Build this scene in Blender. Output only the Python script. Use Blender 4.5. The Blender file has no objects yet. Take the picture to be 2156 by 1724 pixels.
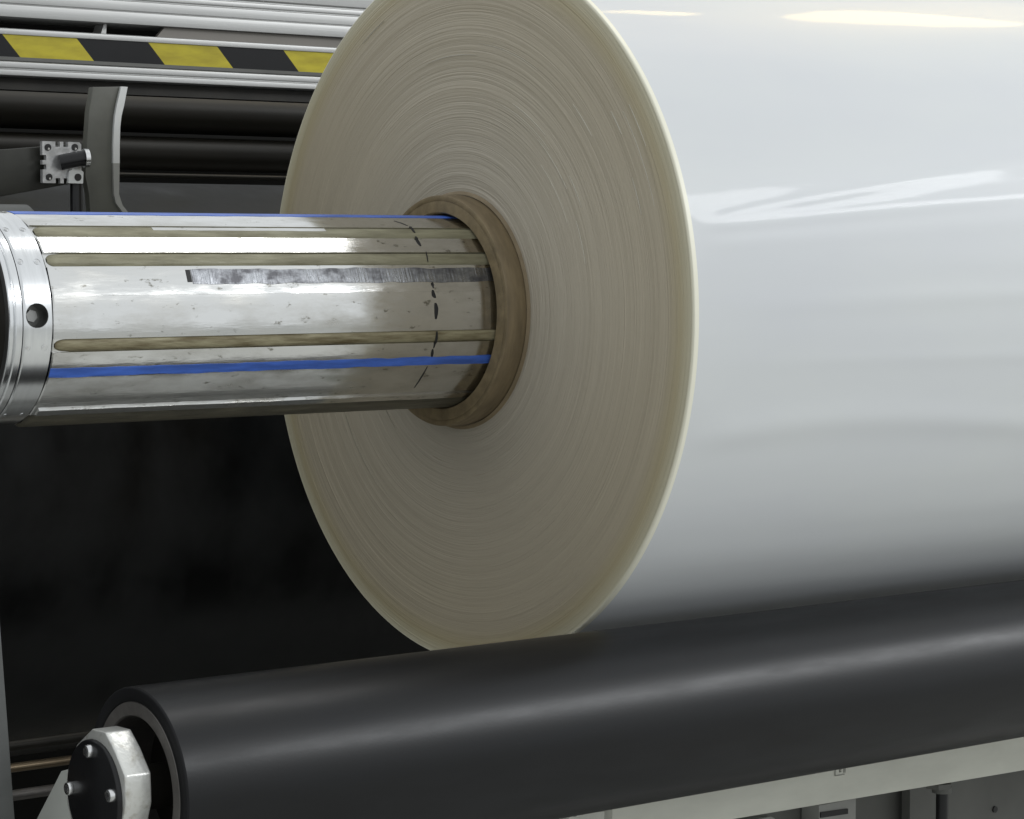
import bpy, bmesh, math, random
from mathutils import Vector, Matrix, noise
random.seed(7)
S = bpy.context.scene
COL = S.collection
R = math.radians

# ------------------------------------------------------------------ camera
cd = bpy.data.cameras.new('camera'); cam = bpy.data.objects.new('camera', cd); COL.objects.link(cam)
YAW, PIT = 0.922, -0.064
cam.location = (-1.1054, -1.525, 0.0451)
cam.rotation_euler = (math.pi/2 + PIT, 0, YAW - math.pi/2)
cd.sensor_width = 36; cd.lens = 36*5200/2155; cd.clip_start = 0.05; cd.clip_end = 200
S.camera = cam

# ------------------------------------------------------------------ hall light
w = bpy.data.worlds.new('World'); S.world = w; w.use_nodes = True
w.node_tree.nodes['Background'].inputs[0].default_value = (0.94, 0.98, 1.0, 1)
w.node_tree.nodes['Background'].inputs[1].default_value = 0.89
S.view_settings.view_transform = 'Standard'; S.view_settings.look = 'None'
S.view_settings.exposure = 0; S.view_settings.gamma = 1

def area(name, loc, target, sx, sy, power, col, roll=0):
    l = bpy.data.lights.new(name, 'AREA'); l.shape = 'RECTANGLE'; l.size = sx; l.size_y = sy
    l.energy = power; l.color = col
    o = bpy.data.objects.new(name, l); COL.objects.link(o); o.location = loc
    d = Vector(target) - Vector(loc)
    o.rotation_euler = (d.to_track_quat('-Z', 'Y').to_matrix() @ Matrix.Rotation(roll, 3, 'Z')).to_euler()
    return o
# ceiling strip lamp almost over the shaft
area('ceiling_strip_lamp', (1.25, -0.05, 2.5), (1.25, -0.1, 0), 1.0, 0.30, 8, (1, 0.99, 0.97))
# bright bay in front of the machine, high up
area('bay_lamp', (2.9, -2.9, 1.95), (0, 0, 0), 3.6, 0.38, 86, (0.96, 0.98, 1.0))
# two warm lamps seen as yellow glints in the film
for nm, loc, ang, sx, sy, pw in (('warm_lamp', (2.77,1.10,2.2), 31, 1.15, .30, 11), ('warm_lamp_small', (1.85,.66,2.2), 27, .34, .09, 1.6)):
    o = area(nm, loc, (loc[0], loc[1], 0), sx, sy, pw, (1, .72, .26)); o.data.shape = 'ELLIPSE'; o.rotation_euler = (0, 0, R(ang))

# ------------------------------------------------------------------ materials
def mat(name, col, rough=.5, metal=0., spec=.5, var=0., vscale=(20,20,20), bump=0., bscale=(60,60,60),
        rvar=0., coat=0., coatr=.1, col2=None, detail=4, bdist=.001, fac=(.35,.65), fleck=None):
    m = bpy.data.materials.new(name); m.use_nodes = True
    nt = m.node_tree; N = nt.nodes; L = nt.links; b = N['Principled BSDF']
    b.inputs['Base Color'].default_value = (*col, 1); b.inputs['Roughness'].default_value = rough
    b.inputs['Metallic'].default_value = metal; b.inputs['Specular IOR Level'].default_value = spec
    b.inputs['Coat Weight'].default_value = coat; b.inputs['Coat Roughness'].default_value = coatr
    tc = N.new('ShaderNodeTexCoord')
    if var or col2 or rvar:
        mp = N.new('ShaderNodeMapping'); mp.inputs['Scale'].default_value = vscale
        nz = N.new('ShaderNodeTexNoise'); nz.inputs['Scale'].default_value = 1; nz.inputs['Detail'].default_value = detail
        nz.inputs['Roughness'].default_value = .6
        L.new(tc.outputs['Object'], mp.inputs[0]); L.new(mp.outputs[0], nz.inputs['Vector'])
        r = N.new('ShaderNodeMapRange'); r.inputs['From Min'].default_value = fac[0]; r.inputs['From Max'].default_value = fac[1]
        L.new(nz.outputs[0], r.inputs[0])
        mx = N.new('ShaderNodeMix'); mx.data_type = 'RGBA'
        c2 = col2 if col2 else tuple(c*(1-var) for c in col)
        mx.inputs[6].default_value = (*col, 1); mx.inputs[7].default_value = (*c2, 1)
        L.new(r.outputs[0], mx.inputs[0]); L.new(mx.outputs[2], b.inputs['Base Color'])
        if rvar:
            rr = N.new('ShaderNodeMapRange'); rr.inputs['To Min'].default_value = max(0.02, rough-rvar); rr.inputs['To Max'].default_value = rough+rvar
            L.new(r.outputs[0], rr.inputs[0]); L.new(rr.outputs[0], b.inputs['Roughness'])
    if fleck:
        fs_, ft, fc = fleck
        mp3 = N.new('ShaderNodeMapping'); mp3.inputs['Scale'].default_value = fs_
        n3 = N.new('ShaderNodeTexNoise'); n3.inputs['Scale'].default_value = 1; n3.inputs['Detail'].default_value = 6; n3.inputs['Roughness'].default_value = .7
        L.new(tc.outputs['Object'], mp3.inputs[0]); L.new(mp3.outputs[0], n3.inputs['Vector'])
        r3 = N.new('ShaderNodeMapRange'); r3.inputs['From Min'].default_value = ft; r3.inputs['From Max'].default_value = ft+.07
        L.new(n3.outputs[0], r3.inputs[0])
        m3 = N.new('ShaderNodeMix'); m3.data_type = 'RGBA'; m3.inputs[7].default_value = (*fc, 1)
        if b.inputs['Base Color'].is_linked: L.new(b.inputs['Base Color'].links[0].from_socket, m3.inputs[6])
        else: m3.inputs[6].default_value = (*col, 1)
        L.new(r3.outputs[0], m3.inputs[0]); L.new(m3.outputs[2], b.inputs['Base Color'])
    if bump:
        mp2 = N.new('ShaderNodeMapping'); mp2.inputs['Scale'].default_value = bscale
        n2 = N.new('ShaderNodeTexNoise'); n2.inputs['Scale'].default_value = 1; n2.inputs['Detail'].default_value = 5
        L.new(tc.outputs['Object'], mp2.inputs[0]); L.new(mp2.outputs[0], n2.inputs['Vector'])
        bp = N.new('ShaderNodeBump'); bp.inputs['Strength'].default_value = bump; bp.inputs['Distance'].default_value = bdist
        L.new(n2.outputs[0], bp.inputs['Height']); L.new(bp.outputs[0], b.inputs['Normal'])
        L.new(bp.outputs[0], b.inputs['Coat Normal'])
    return m

M = {}
M['film'] = mat('glossy_white_film', (.575,.59,.592), .42, 0, .18, col2=(.55,.563,.58), vscale=(2.5,7,7), bump=.25, bscale=(2,12,12), coat=.12, coatr=.06, bdist=.002)
M['core'] = mat('kraft_board', (.205,.155,.088), .55, 0, .4, var=.3, vscale=(140,30,30), bump=.3, bscale=(500,60,60), rvar=.08)
M['core_end'] = mat('kraft_board_cut', (.19,.145,.08), .6, 0, .3, var=.35, vscale=(10,90,90), bump=.3, bscale=(30,300,300))
M['alu'] = mat('worn_aluminium', (.72,.72,.71), .22, 1, .5, fleck=((80,170,170), .61, (.28,.27,.24)), col2=(.52,.51,.48), vscale=(22,60,60), bump=.35, bscale=(25,160,160), rvar=.10, bdist=.0004, detail=7, fac=(.42,.75))
M['alu_clean'] = mat('turned_aluminium', (.78,.79,.80), .2, 1, .5, var=.12, vscale=(300,20,20), bump=.1, bscale=(500,30,30), bdist=.0003)
M['alu_dark'] = mat('dull_steel', (.30,.30,.29), .35, 1, .5, var=.3, vscale=(40,40,40))
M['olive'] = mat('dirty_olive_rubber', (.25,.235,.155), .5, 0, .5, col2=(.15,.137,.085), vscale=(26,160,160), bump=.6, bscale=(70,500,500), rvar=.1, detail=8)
M['olive2'] = mat('grimy_olive_rubber', (.30,.27,.17), .55, 0, .4, col2=(.11,.085,.04), vscale=(30,200,200), bump=.6, bscale=(80,500,500), rvar=.1, detail=8)
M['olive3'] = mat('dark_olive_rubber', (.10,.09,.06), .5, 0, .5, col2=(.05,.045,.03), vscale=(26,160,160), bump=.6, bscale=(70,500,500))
M['blue'] = mat('blue_line', (.065,.16,.60), .4, 0, .5, var=.4, vscale=(30,200,200), bump=.1)
M['grip'] = mat('scuffed_steel', (.34,.35,.37), .38, 1, .5, col2=(.13,.13,.14), vscale=(70,110,110), bump=.8, bscale=(500,60,60), rvar=.12, detail=8, bdist=.0006, fac=(.4,.62))
M['ink'] = mat('black_ink', (.01,.01,.01), .6)
M['rubber'] = mat('black_rubber', (.005,.0054,.0065), .36, 0, .31, fleck=((30,160,160), .68, (.014,.014,.014)), var=.4, vscale=(12,60,60), bump=.05, bscale=(500,500,500), rvar=.035, bdist=.0005)
M['rubber_end'] = mat('black_rubber_cut', (.006,.006,.007), .6, 0, .25, var=.3, vscale=(60,60,60))
M['drum'] = mat('black_drum_rubber', (.0035,.0037,.0038), .42, 0, .22, col2=(.014,.0145,.0145), vscale=(15,11,11), bump=.25, bscale=(5,5,5), rvar=.1, bdist=.006)  # paler mottling paints in the soft sheen reflected by the drum
M['tube'] = mat('grey_steel', (.16,.15,.14), .5, .6, .5, var=.3, vscale=(40,60,60), bump=.2, bscale=(200,200,200))
M['dark'] = mat('dark_steel', (.02,.018,.014), .5, .3, .4, var=.4, vscale=(30,30,30))
M['cast'] = mat('cast_aluminium', (.66,.66,.63), .38, .55, .5, col2=(.40,.38,.32), vscale=(110,110,110), bump=.5, bscale=(260,260,260), rvar=.08, detail=8, bdist=.0006, fac=(.52,.75))
M['cap'] = mat('black_plastic', (.010,.010,.011), .28, 0, .35, var=.2, vscale=(50,50,50), bump=.08, bscale=(300,300,300))
M['screw'] = mat('zinc_screw', (.72,.72,.72), .22, 1, .5, var=.2, vscale=(200,200,200))
M['socket'] = mat('socket_black', (.01,.01,.01), .6)
M['paint'] = mat('grey_green_paint', (.40,.41,.38), .45, 0, .5, var=.12, vscale=(15,15,15), bump=.1, bscale=(150,150,150))
M['beam'] = mat('cream_paint', (.60,.60,.53), .5, 0, .4, var=.12, vscale=(12,40,40), bump=.12, bscale=(120,120,120))
M['post'] = mat('grey_paint', (.085,.088,.085), .5, 0, .4, var=.15, vscale=(30,30,30), bump=.1)
M['extr'] = mat('anodised_aluminium', (.43,.43,.42), .38, .5, .5, var=.08, vscale=(5,60,60), bump=.08, bscale=(10,300,300))
M['yellow'] = mat('yellow_tape', (.45,.38,.022), .35, 0, .3, col2=(.33,.27,.016), vscale=(25,90,90), bump=.15, bscale=(40,40,40))
M['black_tape'] = mat('black_tape', (.007,.007,.008), .35, 0, .2, var=.2, vscale=(30,30,30))
M['guard'] = mat('grey_guard_paint', (.10,.10,.085), .5, 0, .4, var=.2, vscale=(30,30,30), bump=.1)
M['guard_edge'] = mat('bright_cut_edge', (.62,.63,.62), .4, .2, .5, var=.1)
M['cyl'] = mat('anodised_grey', (.025,.025,.02), .45, .4, .5, var=.3, vscale=(40,40,40))
M['cylface'] = mat('milled_aluminium', (.50,.50,.50), .35, .6, .5, var=.3, vscale=(140,140,140), bump=.2, bscale=(300,300,300))
M['broll'] = mat('dark_olive_roller', (.024,.021,.015), .45, .3, .5, var=.35, vscale=(3,30,30), bump=.1)
M['back'] = mat('backing_black', (.006,.006,.005), .7, 0, .2, var=.4, vscale=(5,5,5))  # black for the added backing sheets
M['panelg'] = mat('taupe_panel', (.19,.175,.155), .5, 0, .4, var=.1, vscale=(8,8,8))
M['brass'] = mat('brass_rod', (.22,.17,.11), .35, .7, .5, var=.4, vscale=(20,60,60))
M['greyp'] = mat('machine_bed_grey', (.13,.13,.12), .55, 0, .3, var=.3, vscale=(7,7,7), bump=.1)
M['greyl'] = mat('light_grey_metal', (.30,.30,.28), .5, 0, .4, var=.25, vscale=(14,14,14), bump=.1)
M['floor'] = mat('painted_floor', (.52,.52,.49), .5, 0, .4, var=.25, vscale=(2,2,2))
M['paper'] = mat('torn_paper', (.55,.55,.50), .8, 0, .2, var=.1, vscale=(60,60,60))
M['label'] = mat('faded_label', (.30,.30,.27), .6, 0, .3, var=.2, vscale=(200,200,200))

M['pale_glint'] = mat('film_edge_glint', (.52,.50,.43), .35)  # paler film colour for the painted gloss streaks
M['dull_wrap'] = mat('dull_film_edge', (.27,.26,.21), .5)
# wound film edge: rings
def wound_mat():
    m = bpy.data.materials.new('wound_film_edge'); m.use_nodes = True
    nt = m.node_tree; N = nt.nodes; L = nt.links; b = N['Principled BSDF']
    tc = N.new('ShaderNodeTexCoord'); sp = N.new('ShaderNodeSeparateXYZ'); L.new(tc.outputs['Object'], sp.inputs[0])
    def mth(op, a, b_=None):
        n = N.new('ShaderNodeMath'); n.operation = op
        for i, v in enumerate((a, b_)):
            if v is None: continue
            if isinstance(v, (int, float)): n.inputs[i].default_value = v
            else: L.new(v, n.inputs[i])
        return n.outputs[0]
    y, z = sp.outputs['Y'], sp.outputs['Z']
    r = mth('SQRT', mth('ADD', mth('MULTIPLY', y, y), mth('MULTIPLY', z, z)))
    cy, cz = mth('DIVIDE', y, r), mth('DIVIDE', z, r)
    def rings(fr, fa, detail, off=0):
        c = N.new('ShaderNodeCombineXYZ')
        L.new(mth('MULTIPLY', r, fr), c.inputs[0]); L.new(mth('MULTIPLY', cy, fa), c.inputs[1]); L.new(mth('ADD', mth('MULTIPLY', cz, fa), off), c.inputs[2])
        n = N.new('ShaderNodeTexNoise'); n.inputs['Scale'].default_value = 1; n.inputs['Detail'].default_value = detail
        n.inputs['Roughness'].default_value = .65
        L.new(c.outputs[0], n.inputs['Vector']); return n.outputs[0]
    broad = rings(110, .5, 3); fine = rings(520, .8, 4, 7); vfine = rings(1100, 1.3, 2, 3)
    h = mth('ADD', mth('MULTIPLY', broad, 1.0), mth('ADD', mth('MULTIPLY', fine, .8), mth('MULTIPLY', vfine, .5)))
    bp = N.new('ShaderNodeBump'); bp.inputs['Strength'].default_value = .7; bp.inputs['Distance'].default_value = .0013
    L.new(h, bp.inputs['Height']); L.new(bp.outputs[0], b.inputs['Normal'])
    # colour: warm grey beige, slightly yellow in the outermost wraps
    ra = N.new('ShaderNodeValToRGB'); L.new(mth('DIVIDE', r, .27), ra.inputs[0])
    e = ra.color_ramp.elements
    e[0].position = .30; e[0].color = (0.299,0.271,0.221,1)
    e[1].position = 1.0; e[1].color = (.74,.72,.60,1)  # pale rim colours in light passing through the translucent outer film
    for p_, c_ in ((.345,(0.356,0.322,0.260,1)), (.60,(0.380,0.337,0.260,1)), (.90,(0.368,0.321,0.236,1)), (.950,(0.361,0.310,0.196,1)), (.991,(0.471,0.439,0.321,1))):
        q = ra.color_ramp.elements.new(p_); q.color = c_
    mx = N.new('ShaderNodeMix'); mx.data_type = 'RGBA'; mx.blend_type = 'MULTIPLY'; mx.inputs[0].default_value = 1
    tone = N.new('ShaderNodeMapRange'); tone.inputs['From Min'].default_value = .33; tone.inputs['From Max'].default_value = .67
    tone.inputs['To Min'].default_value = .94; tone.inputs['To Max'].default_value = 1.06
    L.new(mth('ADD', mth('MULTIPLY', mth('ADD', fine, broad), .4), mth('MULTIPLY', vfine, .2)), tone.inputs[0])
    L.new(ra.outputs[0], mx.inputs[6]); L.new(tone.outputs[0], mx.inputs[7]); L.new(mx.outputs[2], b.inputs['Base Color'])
    # a few tight bright wraps that shine
    st = N.new('ShaderNodeMapRange'); st.inputs['From Min'].default_value = .60; st.inputs['From Max'].default_value = .72
    L.new(rings(900, 1.6, 2, 11), st.inputs[0])
    rr = N.new('ShaderNodeMapRange'); rr.inputs['To Min'].default_value = .42; rr.inputs['To Max'].default_value = .25
    L.new(st.outputs[0], rr.inputs[0]); L.new(rr.outputs[0], b.inputs['Roughness'])
    b.inputs['Specular IOR Level'].default_value = .55
    return m
M['wound'] = wound_mat()

# ------------------------------------------------------------------ mesh helpers (world coordinates, moved to the thing's origin on linking)
class MB:
    def __init__(s): s.v = []; s.f = []; s.sm = []
    def add(s, vs, fs, smooth=True):
        o = len(s.v); s.v += [tuple(v) for v in vs]; s.f += [tuple(i+o for i in f) for f in fs]; s.sm += [smooth]*len(fs); return s
    def box(s, a, b):
        x0,y0,z0 = a; x1,y1,z1 = b
        return s.hexa([(x0,y0,z0),(x1,y0,z0),(x1,y1,z0),(x0,y1,z0),(x0,y0,z1),(x1,y0,z1),(x1,y1,z1),(x0,y1,z1)])
    def hexa(s, p): return s.add(p, [(0,3,2,1),(4,5,6,7),(0,1,5,4),(1,2,6,5),(2,3,7,6),(3,0,4,7)], False)
    # lathe about an axis parallel to X through (cy,cz); prof = [(x,r)]
    def lathe(s, prof, cy=0, cz=0, n=96, a0=0, a1=360, closed=True):
        full = abs(a1-a0) >= 360; m = n if full else n+1; vs = []; fs = []
        for (x, r) in prof:
            for i in range(m):
                t = R(a0+(a1-a0)*i/n); vs.append((x, cy-r*math.cos(t), cz+r*math.sin(t)))
        for j in range(len(prof)-1):
            for i in range(n):
                k = (i+1) % m if full else i+1
                fs.append((j*m+i, (j+1)*m+i, (j+1)*m+k, j*m+k))
        return s.add(vs, fs)
    # polygon in the (y,z) plane pushed along X
    def prism_x(s, poly, x0, x1, smooth=False):
        n = len(poly); vs = [(x0,y,z) for y,z in poly]+[(x1,y,z) for y,z in poly]
        fs = [tuple(range(n)), tuple(range(2*n-1,n-1,-1))]+[(i,i+n,(i+1)%n+n,(i+1)%n) for i in range(n)]
        return s.add(vs, fs, smooth)
    # polygon in the (x,z) plane pushed along Y
    def prism_y(s, poly, y0, y1):
        n = len(poly); vs = [(x,y0,z) for x,z in poly]+[(x,y1,z) for x,z in poly]
        fs = [tuple(range(n)), tuple(range(2*n-1,n-1,-1))]+[(i,(i+1)%n,(i+1)%n+n,i+n) for i in range(n)]
        return s.add(vs, fs, False)
    def tube(s, pts, r, n=16, caps=True):
        pts = [Vector(p) for p in pts]; vs = []; fs = []; prev = None
        for i, p in enumerate(pts):
            d = (pts[min(i+1,len(pts)-1)]-pts[max(i-1,0)]).normalized()
            a = d.orthogonal().normalized() if prev is None else (prev-d*prev.dot(d)).normalized(); prev = a; b_ = d.cross(a)
            for k in range(n):
                t = 2*math.pi*k/n; vs.append(p+(a*math.cos(t)+b_*math.sin(t))*r)
        for i in range(len(pts)-1):
            for k in range(n): fs.append((i*n+k, i*n+(k+1)%n, (i+1)*n+(k+1)%n, (i+1)*n+k))
        if caps: fs += [tuple(range(n-1,-1,-1)), tuple(range((len(pts)-1)*n, len(pts)*n))]
        return s.add(vs, fs)
    def build(s, name, m, parent=None, bevel=0, segs=2, autosm=40, origin=None):
        me = bpy.data.meshes.new(name); o0 = Vector(parent_org(parent)) if origin is None else Vector(origin)
        me.from_pydata([Vector(v)-o0 for v in s.v], [], s.f)
        bm = bmesh.new(); bm.from_mesh(me)
        bmesh.ops.remove_doubles(bm, verts=bm.verts, dist=1e-6)
        bmesh.ops.recalc_face_normals(bm, faces=bm.faces)
        if bevel:
            es = [e for e in bm.edges if len(e.link_faces) == 2 and e.calc_face_angle(0) > R(25)]
            bmesh.ops.bevel(bm, geom=es, offset=bevel, segments=segs, affect='EDGES', profile=.6, clamp_overlap=True)
        for f in bm.faces: f.smooth = True
        for e in bm.edges:
            if len(e.link_faces) == 2 and e.calc_face_angle(0) > R(autosm): e.smooth = False
        bm.to_mesh(me); bm.free(); me.materials.append(M[m])
        o = bpy.data.objects.new(name, me); COL.objects.link(o)
        if parent is not None: o.parent = parent
        else: o.location = o0
        return o
def parent_org(p):
    v = Vector((0,0,0))
    while p is not None: v += Vector(p.location); p = p.parent
    return v
def thing(name, label, cat, loc, group=None):
    o = bpy.data.objects.new(name, None); COL.objects.link(o); o.location = loc; o.empty_display_size = .05
    return tag(o, label, cat, group)
def tag(o, label, cat, group=None, kind=None):
    o['label'] = label; o['category'] = cat
    if group: o['group'] = group
    if kind: o['kind'] = kind
    return o
def pt(th, r, x, cy=0, cz=0): return (x, cy-r*math.cos(R(th)), cz+r*math.sin(R(th)))

# ------------------------------------------------------------------ setting
fl = MB().box((-8,-8,-1.06), (10,8,-1.0)).build('floor', 'floor', origin=(0,0,-1)); fl['kind'] = 'structure'


# ------------------------------------------------------------------ the roll of film
RR = 0.27
roll = thing('film_roll', 'large wide roll of glossy translucent white plastic film wound on a cardboard core', 'film roll', (0,0,0))
def gs(x, s): return math.exp(-(x/s)**2)
def wrap_h(x, th):
    h = 0; e0 = min(1, max(0, (x-.004)/.04))
    # long slanting creases that fan out from the edge
    for (a, b_, amp, wd) in ((13.9, 27.5, .00030, .8), (13.0, 20.0, .00060, .9), (10.5, 16.0, .00030, 1.3)):
        c = a+(b_-a)*min(1, max(0, (x-.005)/.42)); env = min(1, max(0, (x-.006)/.03))
        ww = wd*(1+2.2*x)
        h += amp*env*gs(th-c, ww)
    h += e0*.0012*noise.noise(Vector((x*2.2, th*.035, 3.1)))
    h += e0*.0005*noise.noise(Vector((x*3.0, th*.14, 9.1)))
    # wavy lower swell and bands, shaped to imitate faint reflections in the film
    h += e0*(.0013*gs(th+18.5-2.2*math.cos((x-.16)*9), 2.4)+.0007*gs(th-1.5-4*x, 1.6)*min(1, x/.25)+.0005*gs(th+6.5+2*x, 1.2)*min(1, x/.3))
    # baggy ridge near the top that catches the warm lamps
    h += e0*.0002*gs(th-55.5, 3.5)*(.5+.5*math.sin((x+.05)*15))
    return h
mb = MB(); xs = []
x = 0.0028
while x < 1.3:
    xs.append(x); x += .0035 if x < .66 else .05
ths = []; t = -75
while t < 95: ths.append(t); t += .45
while t < 285: ths.append(t); t += 3
n = len(ths); vs = []; fs = []
for x in xs:
    for t in ths:
        rr = RR+wrap_h(x, ((t+180) % 360)-180)-.0003
        vs.append(pt(t, rr, x))
for j in range(len(xs)-1):
    for i in range(n):
        k = (i+1) % n; fs.append((j*n+i, j*n+k, (j+1)*n+k, (j+1)*n+i))
mb.add(vs, fs).build('film_wrap', 'film', roll)
# wound end face: slightly stepped wraps and a rounded outer rim
rnd = random.Random(4); prof = []; r = .0872; h = 0; st_ = 0
while r < .2676:
    h += rnd.uniform(-.00010,.00010)-h*.04
    st_ = .0004*noise.noise(Vector((r*28, 1.7, 0)))+.0002*noise.noise(Vector((r*90, 5.7, 0)))
    prof.append((h+st_, r)); r += .0011
x0 = prof[-1][0]
for k in range(9):
    a = R(90*k/8); prof.append((x0*(1-k/8)+.0026*(1-math.cos(a)), .2679+.0020*math.sin(a)))
prof.append((.0052, .2698))
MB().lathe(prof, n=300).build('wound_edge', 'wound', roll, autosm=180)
core = MB().lathe([(-.0188,.0873),(-.0195,.0866)], n=160)
core = MB().lathe([(.02,.0870),(-.002,.0872),(-.0040,.0878),(-.0182,.0873),(-.0190,.0868)], n=160).build('core_tube', 'core', roll)
MB().lathe([(-.0190,.0868),(-.0195,.0860),(-.0193,.0835),(-.0188,.0828),(-.0192,.0815),(-.0194,.0745),(-.0182,.0736),(.05,.0733)], n=160).build('core_rim', 'core_end', core)
# slivers just proud of the face: pale ones paint gloss streaks, a few duller
ra = random.Random(12)
arcs = [(.205,38,47,.00022,'glint'),(.232,33,38,.00028,'glint'),(.168,50,66,.0002,'glint'),(.160,34,52,.00022,'glint'),(.2495,28,36,.00022,'glint')]
for k in range(9): a = ra.uniform(12,115); arcs.append((ra.uniform(.10,.255), a, a+ra.uniform(5,30), ra.uniform(.00012,.00022), 'glint'))
for k in range(2): a = ra.uniform(190,225); arcs.append((ra.uniform(.12,.262), a, a+ra.uniform(10,40), ra.uniform(.00012,.0002), 'darker'))
for (r0, a0, a1, w_, kd) in arcs:
    vs = []; fs = []; K = 24
    for i in range(K+1):
        u = i/K; th = a0+(a1-a0)*u; hw = w_*math.sin(math.pi*min(1, max(0, u*.96+.02)))**.5
        xs_ = min(p[0] for p in prof if abs(p[1]-r0) < .0016)
        vs += [pt(th, r0-hw, xs_+.0004), pt(th, r0-hw, xs_-.00035), pt(th, r0+hw, xs_-.00035), pt(th, r0+hw, xs_+.0004)]
    for i in range(K):
        q = 4*i; fs += [(q,q+1,q+5,q+4),(q+1,q+2,q+6,q+5),(q+2,q+3,q+7,q+6)]
    MB().add(vs, fs).build('glint_arc' if kd == 'glint' else 'dark_wrap', 'pale_glint' if kd == 'glint' else 'dull_wrap', roll)  # pale arcs stand in for gloss streaks across the upper wraps
# thin lip ring in core board colour between core and film
MB().lathe([(-.0005,.0905),(-.0016,.0893),(-.0022,.0880)], n=160).build('core_lip', 'core', roll)

# ------------------------------------------------------------------ expanding shaft
shaft = thing('winding_shaft', 'polished aluminium winding shaft with olive strips and blue lines sticking out of the roll', 'shaft', (-.2,0,0))
RS = .0716
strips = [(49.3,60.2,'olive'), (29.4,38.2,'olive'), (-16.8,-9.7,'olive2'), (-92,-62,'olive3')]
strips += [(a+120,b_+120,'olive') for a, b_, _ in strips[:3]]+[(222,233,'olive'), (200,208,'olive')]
def shaft_r(th):
    th = ((th+180) % 360)-180
    for a, b_, _ in strips:
        for o in (-360,0,360):
            if a <= th+o <= b_: return RS-.0016
    # flattened lands
    for a, b_, k in ((38.2,49.3,.8), (13.0,29.4,.7), (60.2,84,.35), (-9.7,13.0,.35), (-62,-31.3,.3)):
        if a <= th <= b_:
            mth = (a+b_)/2; hw = (b_-a)/2
            ch = RS*math.cos(R(hw))/math.cos(R(th-mth)); return RS*(1-k)+ch*k-(.0003 if a == -9.7 else 0)
    return RS
angs = []
edges = sorted({round(((e+180) % 360)-180, 3) for s_ in strips for e in s_[:2]} | {13.0, 84.0, -31.3})
t = -180.0
while t < 180: angs.append(t); t += 1.2
for e in edges: angs += [e-.02, e+.02]
angs = sorted(set(angs))
X0, X1 = -.3755, .03
vs = []; fs = []; n = len(angs)
xl = [X0+.0006, X0+.0015, -.33, -.25, -.17, -.09, -.02, X1]
for j, x in enumerate(xl):
    for t in angs: vs.append(pt(t, shaft_r(t)-(.0006 if j == 0 else 0), x))
for j in range(len(xl)-1):
    for i in range(n): fs.append((j*n+i, j*n+(i+1) % n, (j+1)*n+(i+1) % n, (j+1)*n+i))
MB().add(vs, fs).build('shaft_tube', 'alu', shaft, autosm=20)
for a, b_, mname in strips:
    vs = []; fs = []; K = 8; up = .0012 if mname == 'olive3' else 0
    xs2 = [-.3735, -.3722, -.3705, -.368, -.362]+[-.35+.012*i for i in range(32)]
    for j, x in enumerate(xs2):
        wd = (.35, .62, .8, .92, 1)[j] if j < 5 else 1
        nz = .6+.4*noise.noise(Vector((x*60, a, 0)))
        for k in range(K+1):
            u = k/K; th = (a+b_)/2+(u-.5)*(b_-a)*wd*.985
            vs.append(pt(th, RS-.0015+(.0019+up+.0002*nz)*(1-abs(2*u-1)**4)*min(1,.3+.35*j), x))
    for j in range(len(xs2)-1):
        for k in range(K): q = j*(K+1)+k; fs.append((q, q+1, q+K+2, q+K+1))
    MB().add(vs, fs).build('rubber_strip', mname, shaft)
def shell(th0, th1, x0, x1, dr, name, mname, parent, nx=24, nt=6, jitter=0, base=None, thk=.0006):
    """thin raised patch following the shaft, with thickness"""
    vs = []; fs = []
    for lay in (1, 0):
        for i in range(nx+1):
            for k in range(nt+1):
                th = th0+(th1-th0)*k/nt; xx = x0+(x1-x0)*i/nx
                if jitter and k in (0, nt): th += jitter*noise.noise(Vector((xx*70, th, lay*0)))
                rr = (base if base else shaft_r(th))+dr-(0 if lay else thk)
                vs.append(pt(th, rr, xx))
    m = nt+1; T = (nx+1)*m
    for i in range(nx):
        for k in range(nt):
            q = i*m+k; fs += [(q,q+1,q+m+1,q+m), (T+q,T+q+m,T+q+m+1,T+q+1)]
    for i in range(nx):
        for k in (0, nt): q = i*m+k; fs.append((q,q+m,T+q+m,T+q))
    for k in range(nt):
        for i in (0, nx): q = i*m+k; fs.append((q,q+1,T+q+1,T+q))
    return MB().add(vs, fs).build(name, mname, parent)
for c, hw_ in ((-28.6, 2.7), (83.5, 5), (211.4, 2.7)):
    shell(c-hw_, c+hw_, -.3745, -.004, .00025, 'blue_line', 'blue', shaft, nx=60, jitter=.7)
shell(18.8, 27.4, -.2695, .005, .00035, 'scuffed_strip', 'grip', shaft, nx=160, jitter=.8)
shell(20.0, 27.2, -.2735, -.2700, .0002, 'strip_end_slot', 'socket', shaft, nx=4, jitter=.5)
shell(55.2, 58.0, -.285, -.146, .0006, 'metal_insert', 'alu', shaft, nx=20, jitter=.4, base=RS)
shell(-61.8, -56.2, -.371, .0, .0009, 'metal_lip', 'alu', shaft, nx=40, jitter=.5, base=RS, thk=.0016)
dashes = [[(-0.075,71.1),(-0.0718,67.2),(-0.0695,63.2)],[(-0.0687,62),(-0.0702,55.5),(-0.07,54)],[(-0.0721,50.4),(-0.072,46.6),(-0.0717,43.1)],[(-0.0702,38.4),(-0.0722,31.1)],
 [(-0.0727,18.5),(-0.0724,15)],[(-0.0735,13.9),(-0.0728,10.6),(-0.0718,9.2)],[(-0.0717,6.4),(-0.0711,2.9),(-0.0716,-3.1)],[(-0.0709,-10.1),(-0.0705,-14.3),(-0.071,-20.4)],
 [(-0.0717,-21),(-0.0707,-26.2)],[(-0.0717,-32.6),(-0.0725,-40.7),(-0.073,-50.2)]]
wds = [.7,.8,1.3,.35,.7,1.5,1.6,.9,1.1,.55]
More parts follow.
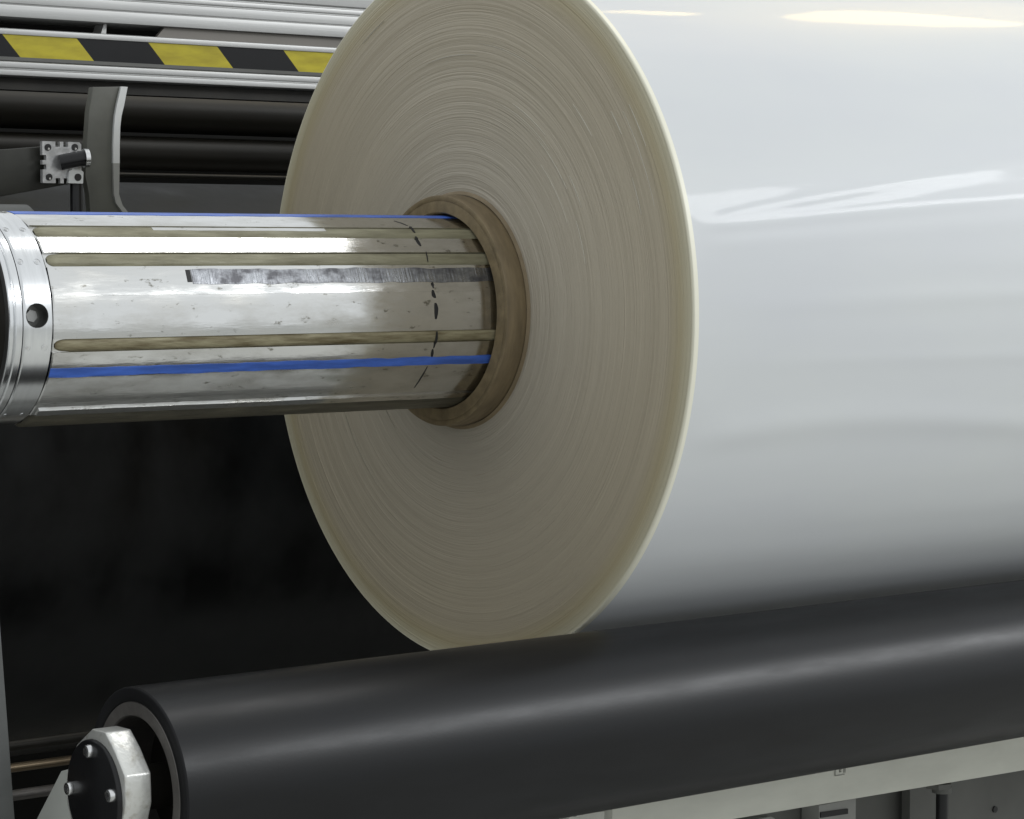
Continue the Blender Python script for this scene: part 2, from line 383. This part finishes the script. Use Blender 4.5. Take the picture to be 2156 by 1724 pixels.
for dl, wd in zip(dashes, wds):
    vs = []; fs = []; sub = []
    for i in range(len(dl)-1):
        for k in range(5): u = k/5; sub.append(tuple(dl[i][q]*(1-u)+dl[i+1][q]*u for q in (0,1)))
    sub.append(dl[-1]); m = len(sub)
    for i, (x, th) in enumerate(sub):
        hw = .0011*wd*(.35+.65*math.sin(math.pi*min(1, max(0, (i+.35)/(m-.3)))))
        inS = any(a-.5 <= th <= b_+.5 for a, b_, _ in strips); inG = 16.9 < th < 28.8
        rr = (RS+.0009 if inS else shaft_r(th)+(.0009 if inG else .00018))
        for s_ in (-1, 1):
            vs.append(pt(th, rr, x+s_*hw)); vs.append(pt(th, rr-.0004, x+s_*hw))
    for i in range(m-1):
        q = i*4; fs += [(q,q+2,q+6,q+4), (q+1,q+5,q+7,q+3), (q,q+4,q+5,q+1), (q+2,q+3,q+7,q+6)]
    MB().add(vs, fs).build('marker_dash', 'ink', shaft)
# collar ring with holes, screws, grooves and the hollow end
HT, HX, HR_ = 2.9, -.3871, .0079
def collar_mesh():
    mb = MB(); vs = []; fs = []
    xs3 = sorted({-.3965,-.3955,-.3767,-.3760}|{-.3955+.0188*i/26 for i in range(27)})
    A = [-180+1.5*i for i in range(240)]+[HT-7+.5*i for i in range(29)]
    A = sorted(set(round(a, 3) for a in A)); n = len(A)
    def inside(x, t): return math.hypot(x-HX, RS*R(t-HT)) < HR_
    for j, x in enumerate(xs3):
        for t in A:
            r = RS+.0002-(.0007 if j in (0, len(xs3)-1) else 0)
            # snap near vertices to the hole circle
            dx, dy = x-HX, RS*R(t-HT); d = math.hypot(dx, dy); xx, tt = x, t
            if abs(d-HR_) < .0005 and d > 0: xx = HX+dx/d*HR_; tt = HT+math.degrees(dy/d*HR_/RS)
            vs.append(pt(tt, r, xx))
    for j in range(len(xs3)-1):
        for i in range(n):
            k = (i+1) % n; xm = (xs3[j]+xs3[j+1])/2; tm = (A[i]+A[k])/2 if k else 179
            if inside(xm, tm): continue
            fs.append((j*n+i, j*n+k, (j+1)*n+k, (j+1)*n+i))
    mb.add(vs, fs)
    return mb
cm = collar_mesh()
collar = cm.build('collar', 'alu_clean', shaft, autosm=35)
def radial_cyl(th, x, r0, r1, rad, n=28, cap0=True):
    c0 = Vector(pt(th, r0, x)); d = Vector((0,-math.cos(R(th)),math.sin(R(th)))); ex = Vector((1,0,0)); ey = d.cross(ex)
    mb = MB(); vs = []
    for rr, ra in ((r0, rad), (r1, rad)):
        for k in range(n):
            t = 2*math.pi*k/n; vs.append(c0+d*(rr-r0)+(ex*math.cos(t)+ey*math.sin(t))*ra)
    fs = [(k, (k+1) % n, (k+1) % n+n, k+n) for k in range(n)]
    if cap0: fs.append(tuple(range(n)))
    return mb.add(vs, fs)
hole = radial_cyl(HT, HX, .058, RS+.00025, HR_+.0001, 40); hole.build('bore', 'alu_dark', collar)
bs = MB(); c = Vector(pt(HT, .0605, HX)); bs.tube([c, c+Vector((0,-.0035,.0002))], .0042, 6).build('set_screw', 'alu_dark', collar)
for th in (32.2, -13.8, 55.5, -60, 80):
    for x in (-.3935, -.3815):
        b0 = radial_cyl(th, x, RS-.001, RS+.00035, .0021, 16)
        s_ = b0.build('screw', 'socket' if th in (32.2,) else 'alu_dark', collar)
        c = Vector(pt(th, RS+.00005, x)); d = Vector((0,-math.cos(R(th)),math.sin(R(th))))
        MB().tube([c, c+d*.0005], .0012, 6).build('hex_recess', 'screw', s_)
# stepped rings to the left of the collar and the hollow shaft end
ring = MB().lathe([(-.3965,.0700),(-.3972,.0712),(-.4012,.0712),(-.4018,.0700),(-.4024,.0690),(-.4030,.0701),(-.4052,.0700),(-.4056,.0690)], n=160).build('end_ring', 'alu_clean', shaft, autosm=30)
MB().lathe([(-.4056,.0690),(-.4060,.0650),(-.4058,.0640),(-.4040,.0636),(-.400,.0634)], n=160).build('end_rim', 'alu_dark', ring, autosm=30)
MB().lathe([(-.4042,.0635),(-.4042,.0560),(-.4030,.0555),(-.4030,.018),(-.415,.0175),(-.60,.0175)], n=120).build('end_plug', 'dark', shaft, autosm=30)

# ------------------------------------------------------------------ lower black roller and its bracket
LY, LZ, LR = -.1961, -.283, .0623
low = thing('rubber_roller', 'long slim black rubber roller below and in front of the film roll', 'roller', (-.386,LY,LZ))
MB().lathe([(-.3852,.0534),(-.3860,.0540),(-.3860,.0612),(-.3855,.0620),(-.3845,LR)], LY, LZ, 160).build('sleeve_end', 'rubber_end', low, autosm=60)
MB().lathe([(-.3845,LR)]+[(-.38+.02*i, LR) for i in range(90)], LY, LZ, 160).build('rubber_sleeve', 'rubber', low)
MB().lathe([(-.3850,.0533),(-.3858,.0528),(-.3858,.0450),(-.3848,.0442),(-.352,.0440)], LY, LZ, 140).build('steel_tube', 'tube', low, autosm=30)
MB().lathe([(-.352,.0470),(-.352,.012)], LY, LZ, 100).build('end_disc', 'dark', low)
MB().lathe([(-.352,.014),(-.40,.014)], LY, LZ, 40).build('journal', 'dark', low)

brk = thing('roller_bracket', 'cast metal bearing block with black round cap and pale arm at the roller end', 'bearing bracket', (-.405,LY,LZ))
P = [(.0250,.0265),(.0045,.0395),(-.0125,.0400),(-.0240,.0310),(-.0370,.0175),(-.0378,.0000),(-.0330,-.0125),(-.0200,-.0330),(.004,-.041),(.028,-.032),(.039,-.012),(.037,.010)]
MB().prism_x([(LY+y, LZ+z) for y, z in P], -.4135, -.396).build('bearing_block', 'cast', brk, bevel=.0014, segs=3)
cap = MB().lathe([(-.4130,.0336),(-.4152,.0336),(-.4160,.0330),(-.4164,.0318),(-.4164,.0)], LY, LZ, 96).build('round_cap', 'cap', brk, autosm=50)
for y, z in ((.0012,.0303), (.0290,-.0004), (-.0275,.0048), (.004,-.029)):
    rr = math.hypot(y, z); y, z = y*.0268/rr, z*.0268/rr
    sc = MB().lathe([(-.4160,.0042),(-.4182,.0043),(-.4196,.0037),(-.4199,.0028),(-.4199,.0021),(-.4178,.0020)], LY+y, LZ+z, 24).build('screw', 'screw', cap, autosm=35)
    MB().prism_x([(LY+y+.0024*math.cos(R(60*k)), LZ+z+.0024*math.sin(R(60*k))) for k in range(6)], -.4185, -.4176).build('hex_socket', 'socket', sc)
MB().prism_x([(LY+.03,LZ+.012),(-.1399,-.2788),(-.1045,-.3161),(-.03,-.394),(.03,-.46),(-.10,-.50),(LY+.0,LZ-.06),(LY-.01,LZ-.03)], -.4085, -.3975).build('arm', 'paint', brk, bevel=.001)

# ------------------------------------------------------------------ black contact drum behind
drum = thing('contact_drum', 'huge matt black drum behind the film roll at the left', 'drum', (.2,.57,-.154))
MB().lathe([(-1.2,.264)]+[(-1.2+.08*i,.264) for i in range(1,34)], .57, -.154, 200).build('drum_shell', 'drum', drum)
MB().lathe([(-1.2,.264),(-1.2,.03),(-1.5,.03)], .57, -.154, 100).build('drum_head', 'dark', drum, autosm=30)

# ------------------------------------------------------------------ background rollers, dark backing
bg = 'dark rollers far behind the roll'
for (zc, rr, yy, lab) in ((.205,.0245,1.0,'dark idle roller far behind, topmost, just under the striped rail'),
                          (.1572,.0195,1.0,'dark idle roller far behind, second from the top'),
                          (.131,.0030,.97,'thin dark rod far behind, below the two idle rollers')):
    o = MB().lathe([(-.7,.001),(-.7,rr)]+[(-.7+.1*i,rr) for i in range(1,22)], yy, zc, 64).build('idle_roller' if rr > .01 else 'rod', 'broll', None, autosm=30, origin=(0,yy,zc))
    tag(o, lab, 'roller' if rr > .01 else 'rod', bg if rr > .01 else None)
o = MB().box((-1.4,1.12,-1.0), (2.6,1.16,.42)).build('backing_sheet', 'back', None, origin=(.5,1.12,-1)); tag(o, 'added dark sheet that keeps the gaps behind the rollers black', 'machine panel')  # added sheet, blocks the world light so the gaps stay black

# ------------------------------------------------------------------ top rails
def rail_x(mb, y0, y1, z0, z1, x0=-.8, x1=2.2): return mb.box((x0,y0,z0),(x1,y1,z1))
top = thing('upper_rail', 'wide silver aluminium profile rail along the very top left', 'rail', (0,.6,.262))
mb = MB()
prof = [(.600,.2625),(.600,.2735),(.6012,.2740),(.6012,.2748),(.600,.2753),(.600,.2838),(.6015,.2846),(.6015,.2856),(.6000,.2864),(.6000,.2905),(.6040,.2912),(.6040,.2930),(.6005,.2938),(.6005,.330),(.66,.330),(.66,.2625)]
mb.prism_x(prof, -.8, 2.2).build('rail_profile', 'extr', top, bevel=.0005, segs=2)
hz = thing('striped_rail', 'aluminium safety rail with black and yellow hazard stripes behind the roll', 'safety rail', (0,.6,.225))
prof = [(.600,.2462),(.600,.2512),(.602,.2520),(.640,.2520),(.640,.2075),(.600,.2075),(.5975,.2085),(.5975,.2132),(.5990,.2140),(.5990,.2150),(.5975,.2157),(.5975,.2205),(.5990,.2212),(.6030,.2216),(.6030,.2462)]
MB().prism_x(prof, -.8, 2.2).build('rail_profile', 'extr', hz, bevel=.0005, segs=2)
MB().box((-.8,.6005,.2222),(2.2,.6030,.2255)).build('grey_fillet', 'greyp', hz)
z0, z1, sl = .2256, .2466, .0185
bd = [-.0870+.0765*i for i in range(-8, 28)]
ylw = True
for i in range(len(bd)-1):
    a, b_ = bd[i], bd[i+1]; isy = (i-8) % 2 == 0
    p = [(a,.6014,z1),(b_,.6014,z1),(b_+sl,.6014,z0),(a+sl,.6014,z0)]
    MB().hexa([(a+sl,.6014,z0),(b_+sl,.6014,z0),(b_+sl,.6028,z0),(a+sl,.6028,z0),(a,.6014,z1),(b_,.6014,z1),(b_,.6028,z1),(a,.6028,z1)]).build('yellow_stripe' if isy else 'black_stripe', 'yellow' if isy else 'black_tape', hz)
MB().box((-.8,.612,.196),(2.2,.63,.2072)).build('rail_lip', 'dark', hz)
o = MB().prism_y([(.0245,.2620),(.0274,.2620),(.0268,.2528),(.0213,.2528)], .612, .63).build('hanger_tab', 'extr', None, origin=(.025,.62,.253)); tag(o, 'tiny metal tab joining the two silver rails', 'bracket')
o = MB().prism_y([(.0872,.2620),(2.2,.2620),(2.2,.2522),(.0784,.2522)], .606, .611).build('cover_panel', 'panelg', None, origin=(.1,.606,.252)); tag(o, 'taupe sheet panel in the gap between the two silver rails', 'panel')
o = MB().box((-.8,.70,.248),(2.2,.71,.34)).build('gap_backing', 'back', None, origin=(.3,.70,.25)); tag(o, 'black sheet added behind the gap between the silver rails to keep it dark', 'panel')  # added backing that keeps the rail gap dark

# ------------------------------------------------------------------ guard plate
gd = thing('guard_plate', 'curved grey guard plate with a bright front edge left of the film roll', 'guard', (-.15,.29,.07))
Ro = [(-.1286,.179),(-.1320,.164),(-.1345,.155),(-.1358,.1458),(-.1364,.131),(-.1366,.1167)]
Lo = [(-.1350,.179),(-.1392,.1637),(-.1410,.155),(-.1420,.1456),(-.1428,.131),(-.1430,.1166)]
Ro2 = [(-.1366,.1167),(-.1374,.0915),(-.1343,.0825),(-.1264,.0735),(-.116,.060)]
Lo2 = [(-.1430,.1166),(-.1427,.0914),(-.1409,.0844),(-.1322,.0734),(-.122,.060)]
lf = [(-.1592,.1777),(-.1630,.1578),(-.1647,.1386),(-.1672,.1065),(-.1639,.0911),(-.1626,.0732),(-.161,.060)]
MB().prism_y(Lo+Lo2[1:]+lf[::-1], .284, .292).build('plate', 'guard', gd, bevel=.0005)
def strip(Lp, Rp, nm, m):
    mb = MB(); n = len(Lp); vs = []
    for l, r_ in zip(Lp, Rp): vs += [(l[0],.2815,l[1]),(r_[0],.2825,r_[1]),(r_[0],.2935,r_[1]),(l[0],.2935,l[1])]
    fs = [(4*i+k, 4*i+(k+1) % 4, 4*i+4+(k+1) % 4, 4*i+4+k) for i in range(n-1) for k in range(4)]+[(3,2,1,0), (4*n-4,4*n-3,4*n-2,4*n-1)]
    mb.add(vs, fs)
    mb.build(nm, m, gd)
strip(Lo, Ro, 'bright_edge', 'guard_edge'); strip(Lo2, Ro2, 'lower_edge', 'greyl')

# ------------------------------------------------------------------ pneumatic cylinder
pn = thing('air_cylinder', 'small square pneumatic cylinder with slotted end face and black hose', 'air cylinder', (-.2,.27,.115))
x0, x1, z0, z1 = -.2182, -.1842, .0988, .1316
MB().hexa([(-.42,.300,.055),(x1-.001,.262,z0+.001),(x1-.001,.31,z0+.001),(-.42,.35,.055),(-.42,.300,.108),(x1-.001,.262,z1-.001),(x1-.001,.31,z1-.001),(-.42,.35,.108)]).build('barrel', 'cyl', pn, bevel=.001)
def slotf():
    W_ = x1-x0; out = []
    # face outline with T slots cut in the top, left and bottom sides
    s1, s2, sw, dp = x0+.0113, x0+.0183, .0040, .0040
    o = [(x0,z0)]
    for c in (s1, s2): o += [(c,z0),(c,z0+dp),(c+sw,z0+dp),(c+sw,z0)]
    o += [(x1-.0015,z0),(x1,z0+.0015),(x1,z1-.0018),(x1-.0018,z1)]
    for c in (s2, s1): o += [(c+sw,z1),(c+sw,z1-dp),(c,z1-dp),(c,z1)]
    o += [(x0,z1)]
    for c in (z1-.0148, z1-.0222): o += [(x0,c+sw),(x0+dp*.8,c+sw),(x0+dp*.8,c),(x0,c)]
    return o
face = MB().prism_y(slotf(), .2575, .2615).build('end_face', 'cylface', pn)
for (x, z) in ((-.2135,.1269), (-.1900,.1275), (-.1893,.1037), (-.2128,.1035)):
    q = MB().tube([(x,.2590,z),(x,.2566,z)], .0027, 20).build('screw', 'socket', face)
    MB().tube([(x+.0004,.2568,z-.0012),(x+.0004,.2563,z-.0012)], .0009, 8).build('screw_glint', 'screw', q)  # bright off-centre disc added as the glint on each screw
MB().tube([(-.2035,.2560,.1150),(-.2000,.2540,.1160),(-.1880,.2520,.1185),(-.1855,.2515,.1188)], .0062, 24).build('rod_boot', 'cap', pn)
MB().tube([(-.1862,.2500,.1188),(-.1826,.2495,.1190)], .0075, 28).build('rod_collar', 'screw', pn)
MB().prism_y([(-.1965,.1085),(-.1975,.0990),(-.1845,.0988),(-.1840,.1080),(-.1865,.1098),(-.1940,.1100)], .2545, .2572).build('foot_lug', 'guard_edge', pn)
MB().tube([(-.1891,.2548,.1037),(-.1891,.2538,.1037)], .0029, 20).build('lug_bore', 'socket', pn)
MB().tube([(-.1845,.266,.1000),(-.1846,.266,.085),(-.1845,.266,.070),(-.184,.266,.03)], .0050, 16).build('hose', 'cap', pn)
o = MB().lathe([(-.40,.001),(-.40,.022),(-.262,.022),(-.2585,.019),(-.2580,.001)], .20, .0585, 40).build('hub', 'post', None, origin=(-.3,.2,.0585)); tag(o, 'dull grey hub end peeking over the left end of the shaft', 'hub')

# ------------------------------------------------------------------ bottom left: post and rods
o = MB().hexa([(-.62,-.155,-.62),(-.4262,-.155,-.62),(-.4262,-.140,-.62),(-.62,-.140,-.62),(-.62,-.155,-.10),(-.4605,-.155,-.10),(-.4605,-.140,-.10),(-.62,-.140,-.10)]).build('side_post', 'post', None, bevel=.001, origin=(-.5,-.15,-.6)); tag(o, 'slanting grey side plate at the bottom left edge', 'post')
gp = 'thin rods below the black drum'
for (z, r_, mname, lab) in ((-.3335,.0040,'dark','darkest thin rod below the drum, topmost of three'),
                            (-.3505,.0036,'brass','brownish rod below the drum, middle of three'),
                            (-.3720,.0042,'tube','grey rod below the drum, lowest of three')):
    o = MB().tube([(-.9,.2,z),(.9,.2,z)], r_, 20).build('rod', mname, None, origin=(0,.2,z)); tag(o, lab, 'rod', gp)

# ------------------------------------------------------------------ bottom right: beam and machine bed
bm_ = thing('cream_beam', 'cream painted steel beam just below the black rubber roller', 'beam', (.3,-.09,-.40))
MB().hexa([(.0690,-.1,-.4150),(1.3,-.1,-.4150),(1.3,-.04,-.4150),(.0690,-.04,-.4150),(.0700,-.1,-.360),(1.3,-.1,-.360),(1.3,-.04,-.360),(.0700,-.04,-.360)])
xa, xb = .0700, 1.30
za = -.4010; zb = za-.0094*(xb-.2048)/.33
MB().hexa([(xa,-.1,-.3995),(xb,-.1,-.4165),(xb,-.05,-.4165),(xa,-.05,-.3995),(xa+.001,-.1,-.355),(xb,-.1,-.355),(xb,-.05,-.355),(xa+.001,-.05,-.355)]).build('beam_box', 'beam', bm_, bevel=.0008)
lb = MB().box((.3040,-.1006,-.3812),(.3178,-.0998,-.3740)).build('small_label', 'beam', bm_)
for bx in ((.3042,-.3812,.3047,-.3745), (.3092,-.3785,.3112,-.3775), (.3092,-.3768,.3112,-.3760), (.3094,-.3785,.3099,-.3752), (.3106,-.3760,.3111,-.3745), (.3140,-.3795,.3145,-.3748), (.3155,-.3795,.3160,-.3748), (.3140,-.3760,.3160,-.3752), (.3055,-.3812,.3120,-.3807), (.3130,-.3812,.3150,-.3805)):
    MB().box((bx[0],-.1012,bx[1]),(bx[2],-.1005,bx[3])).build('printed_mark', 'label', lb)
pp = [(.0040,-.3850),(.0090,-.3800),(.0130,-.3806),(.0167,-.3780),(.0190,-.3791),(.0217,-.3762),(.0250,-.3776),(.0290,-.3752),(.0330,-.3765),(.0370,-.3748),(.0400,-.3762),(.0430,-.3746),(.0459,-.3756),(.0540,-.3757),(.0612,-.3764),(.0600,-.40),(.0040,-.40)]
o = MB().prism_y(pp, -.102, -.098).build('torn_plate', 'paper', None, origin=(.03,-.1,-.4)); tag(o, 'small pale plate with a ragged top edge left of the cream beam', 'plate')
o = MB().box((-.6,.02,-.80),(2.0,.03,-.38)).build('machine_bed', 'greyp', None, origin=(.5,.02,-.8)); tag(o, 'dim grey machine bed panel below the cream beam', 'machine panel')
bl = thing('slotted_block', 'light grey block with a black slot under the cream beam', 'block', (.405,-.0,-.45))
MB().box((.3812,-.004,-.50),(.4262,.018,-.4330)).build('block_body', 'greyl', bl, bevel=.001)
MB().hexa([(.3822,-.0055,-.4440),(.4150,-.0055,-.4450),(.4150,-.0038,-.4450),(.3822,-.0038,-.4440),(.3822,-.0055,-.4393),(.4150,-.0055,-.4405),(.4150,-.0038,-.4405),(.3822,-.0038,-.4393)]).build('slot', 'socket', bl)
o = MB().prism_y([(.27,-.470),(.27,-.4345),(.3250,-.4350),(.3290,-.4370),(.3310,-.4400),(.3310,-.470)], -.004, .018).build('rounded_block', 'greyl', None, bevel=.001, origin=(.3,0,-.45)); tag(o, 'light grey plate with a rounded corner left of the slotted block', 'block')
bo = thing('hanging_bolt', 'dark bolt with wide head hanging under the right end of the beam', 'bolt', (.485,-.05,-.43))
MB().tube([(.4805,-.05,-.4180),(.4805,-.05,-.4225)], .0125, 6).build('head', 'greyp', bo)
MB().tube([(.4850,-.05,-.4225),(.4850,-.05,-.4275)], .0085, 20).build('washer', 'greyp', bo)
MB().tube([(.4857,-.05,-.4275),(.4857,-.05,-.52)], .0055, 20).build('stem', 'cap', bo)
for (x, z, lab) in ((.632,-.4755,'small round hole in the bed panel beside the hanging bolt'), (.695,-.4765,'small round hole in the bed panel near the right edge')):
    o = MB().tube([(x,.0205,z),(x,.0185,z)], .0030, 16).build('bolt_hole', 'socket', None, origin=(x,.02,z)); tag(o, lab, 'bolt hole', 'holes in the bed panel')
o = MB().box((.50,.002,-.60),(.60,.012,-.436)).build('bed_plate', 'greyp', None, origin=(.55,.01,-.6)); tag(o, 'grey plate on the machine bed right of the hanging bolt', 'plate')
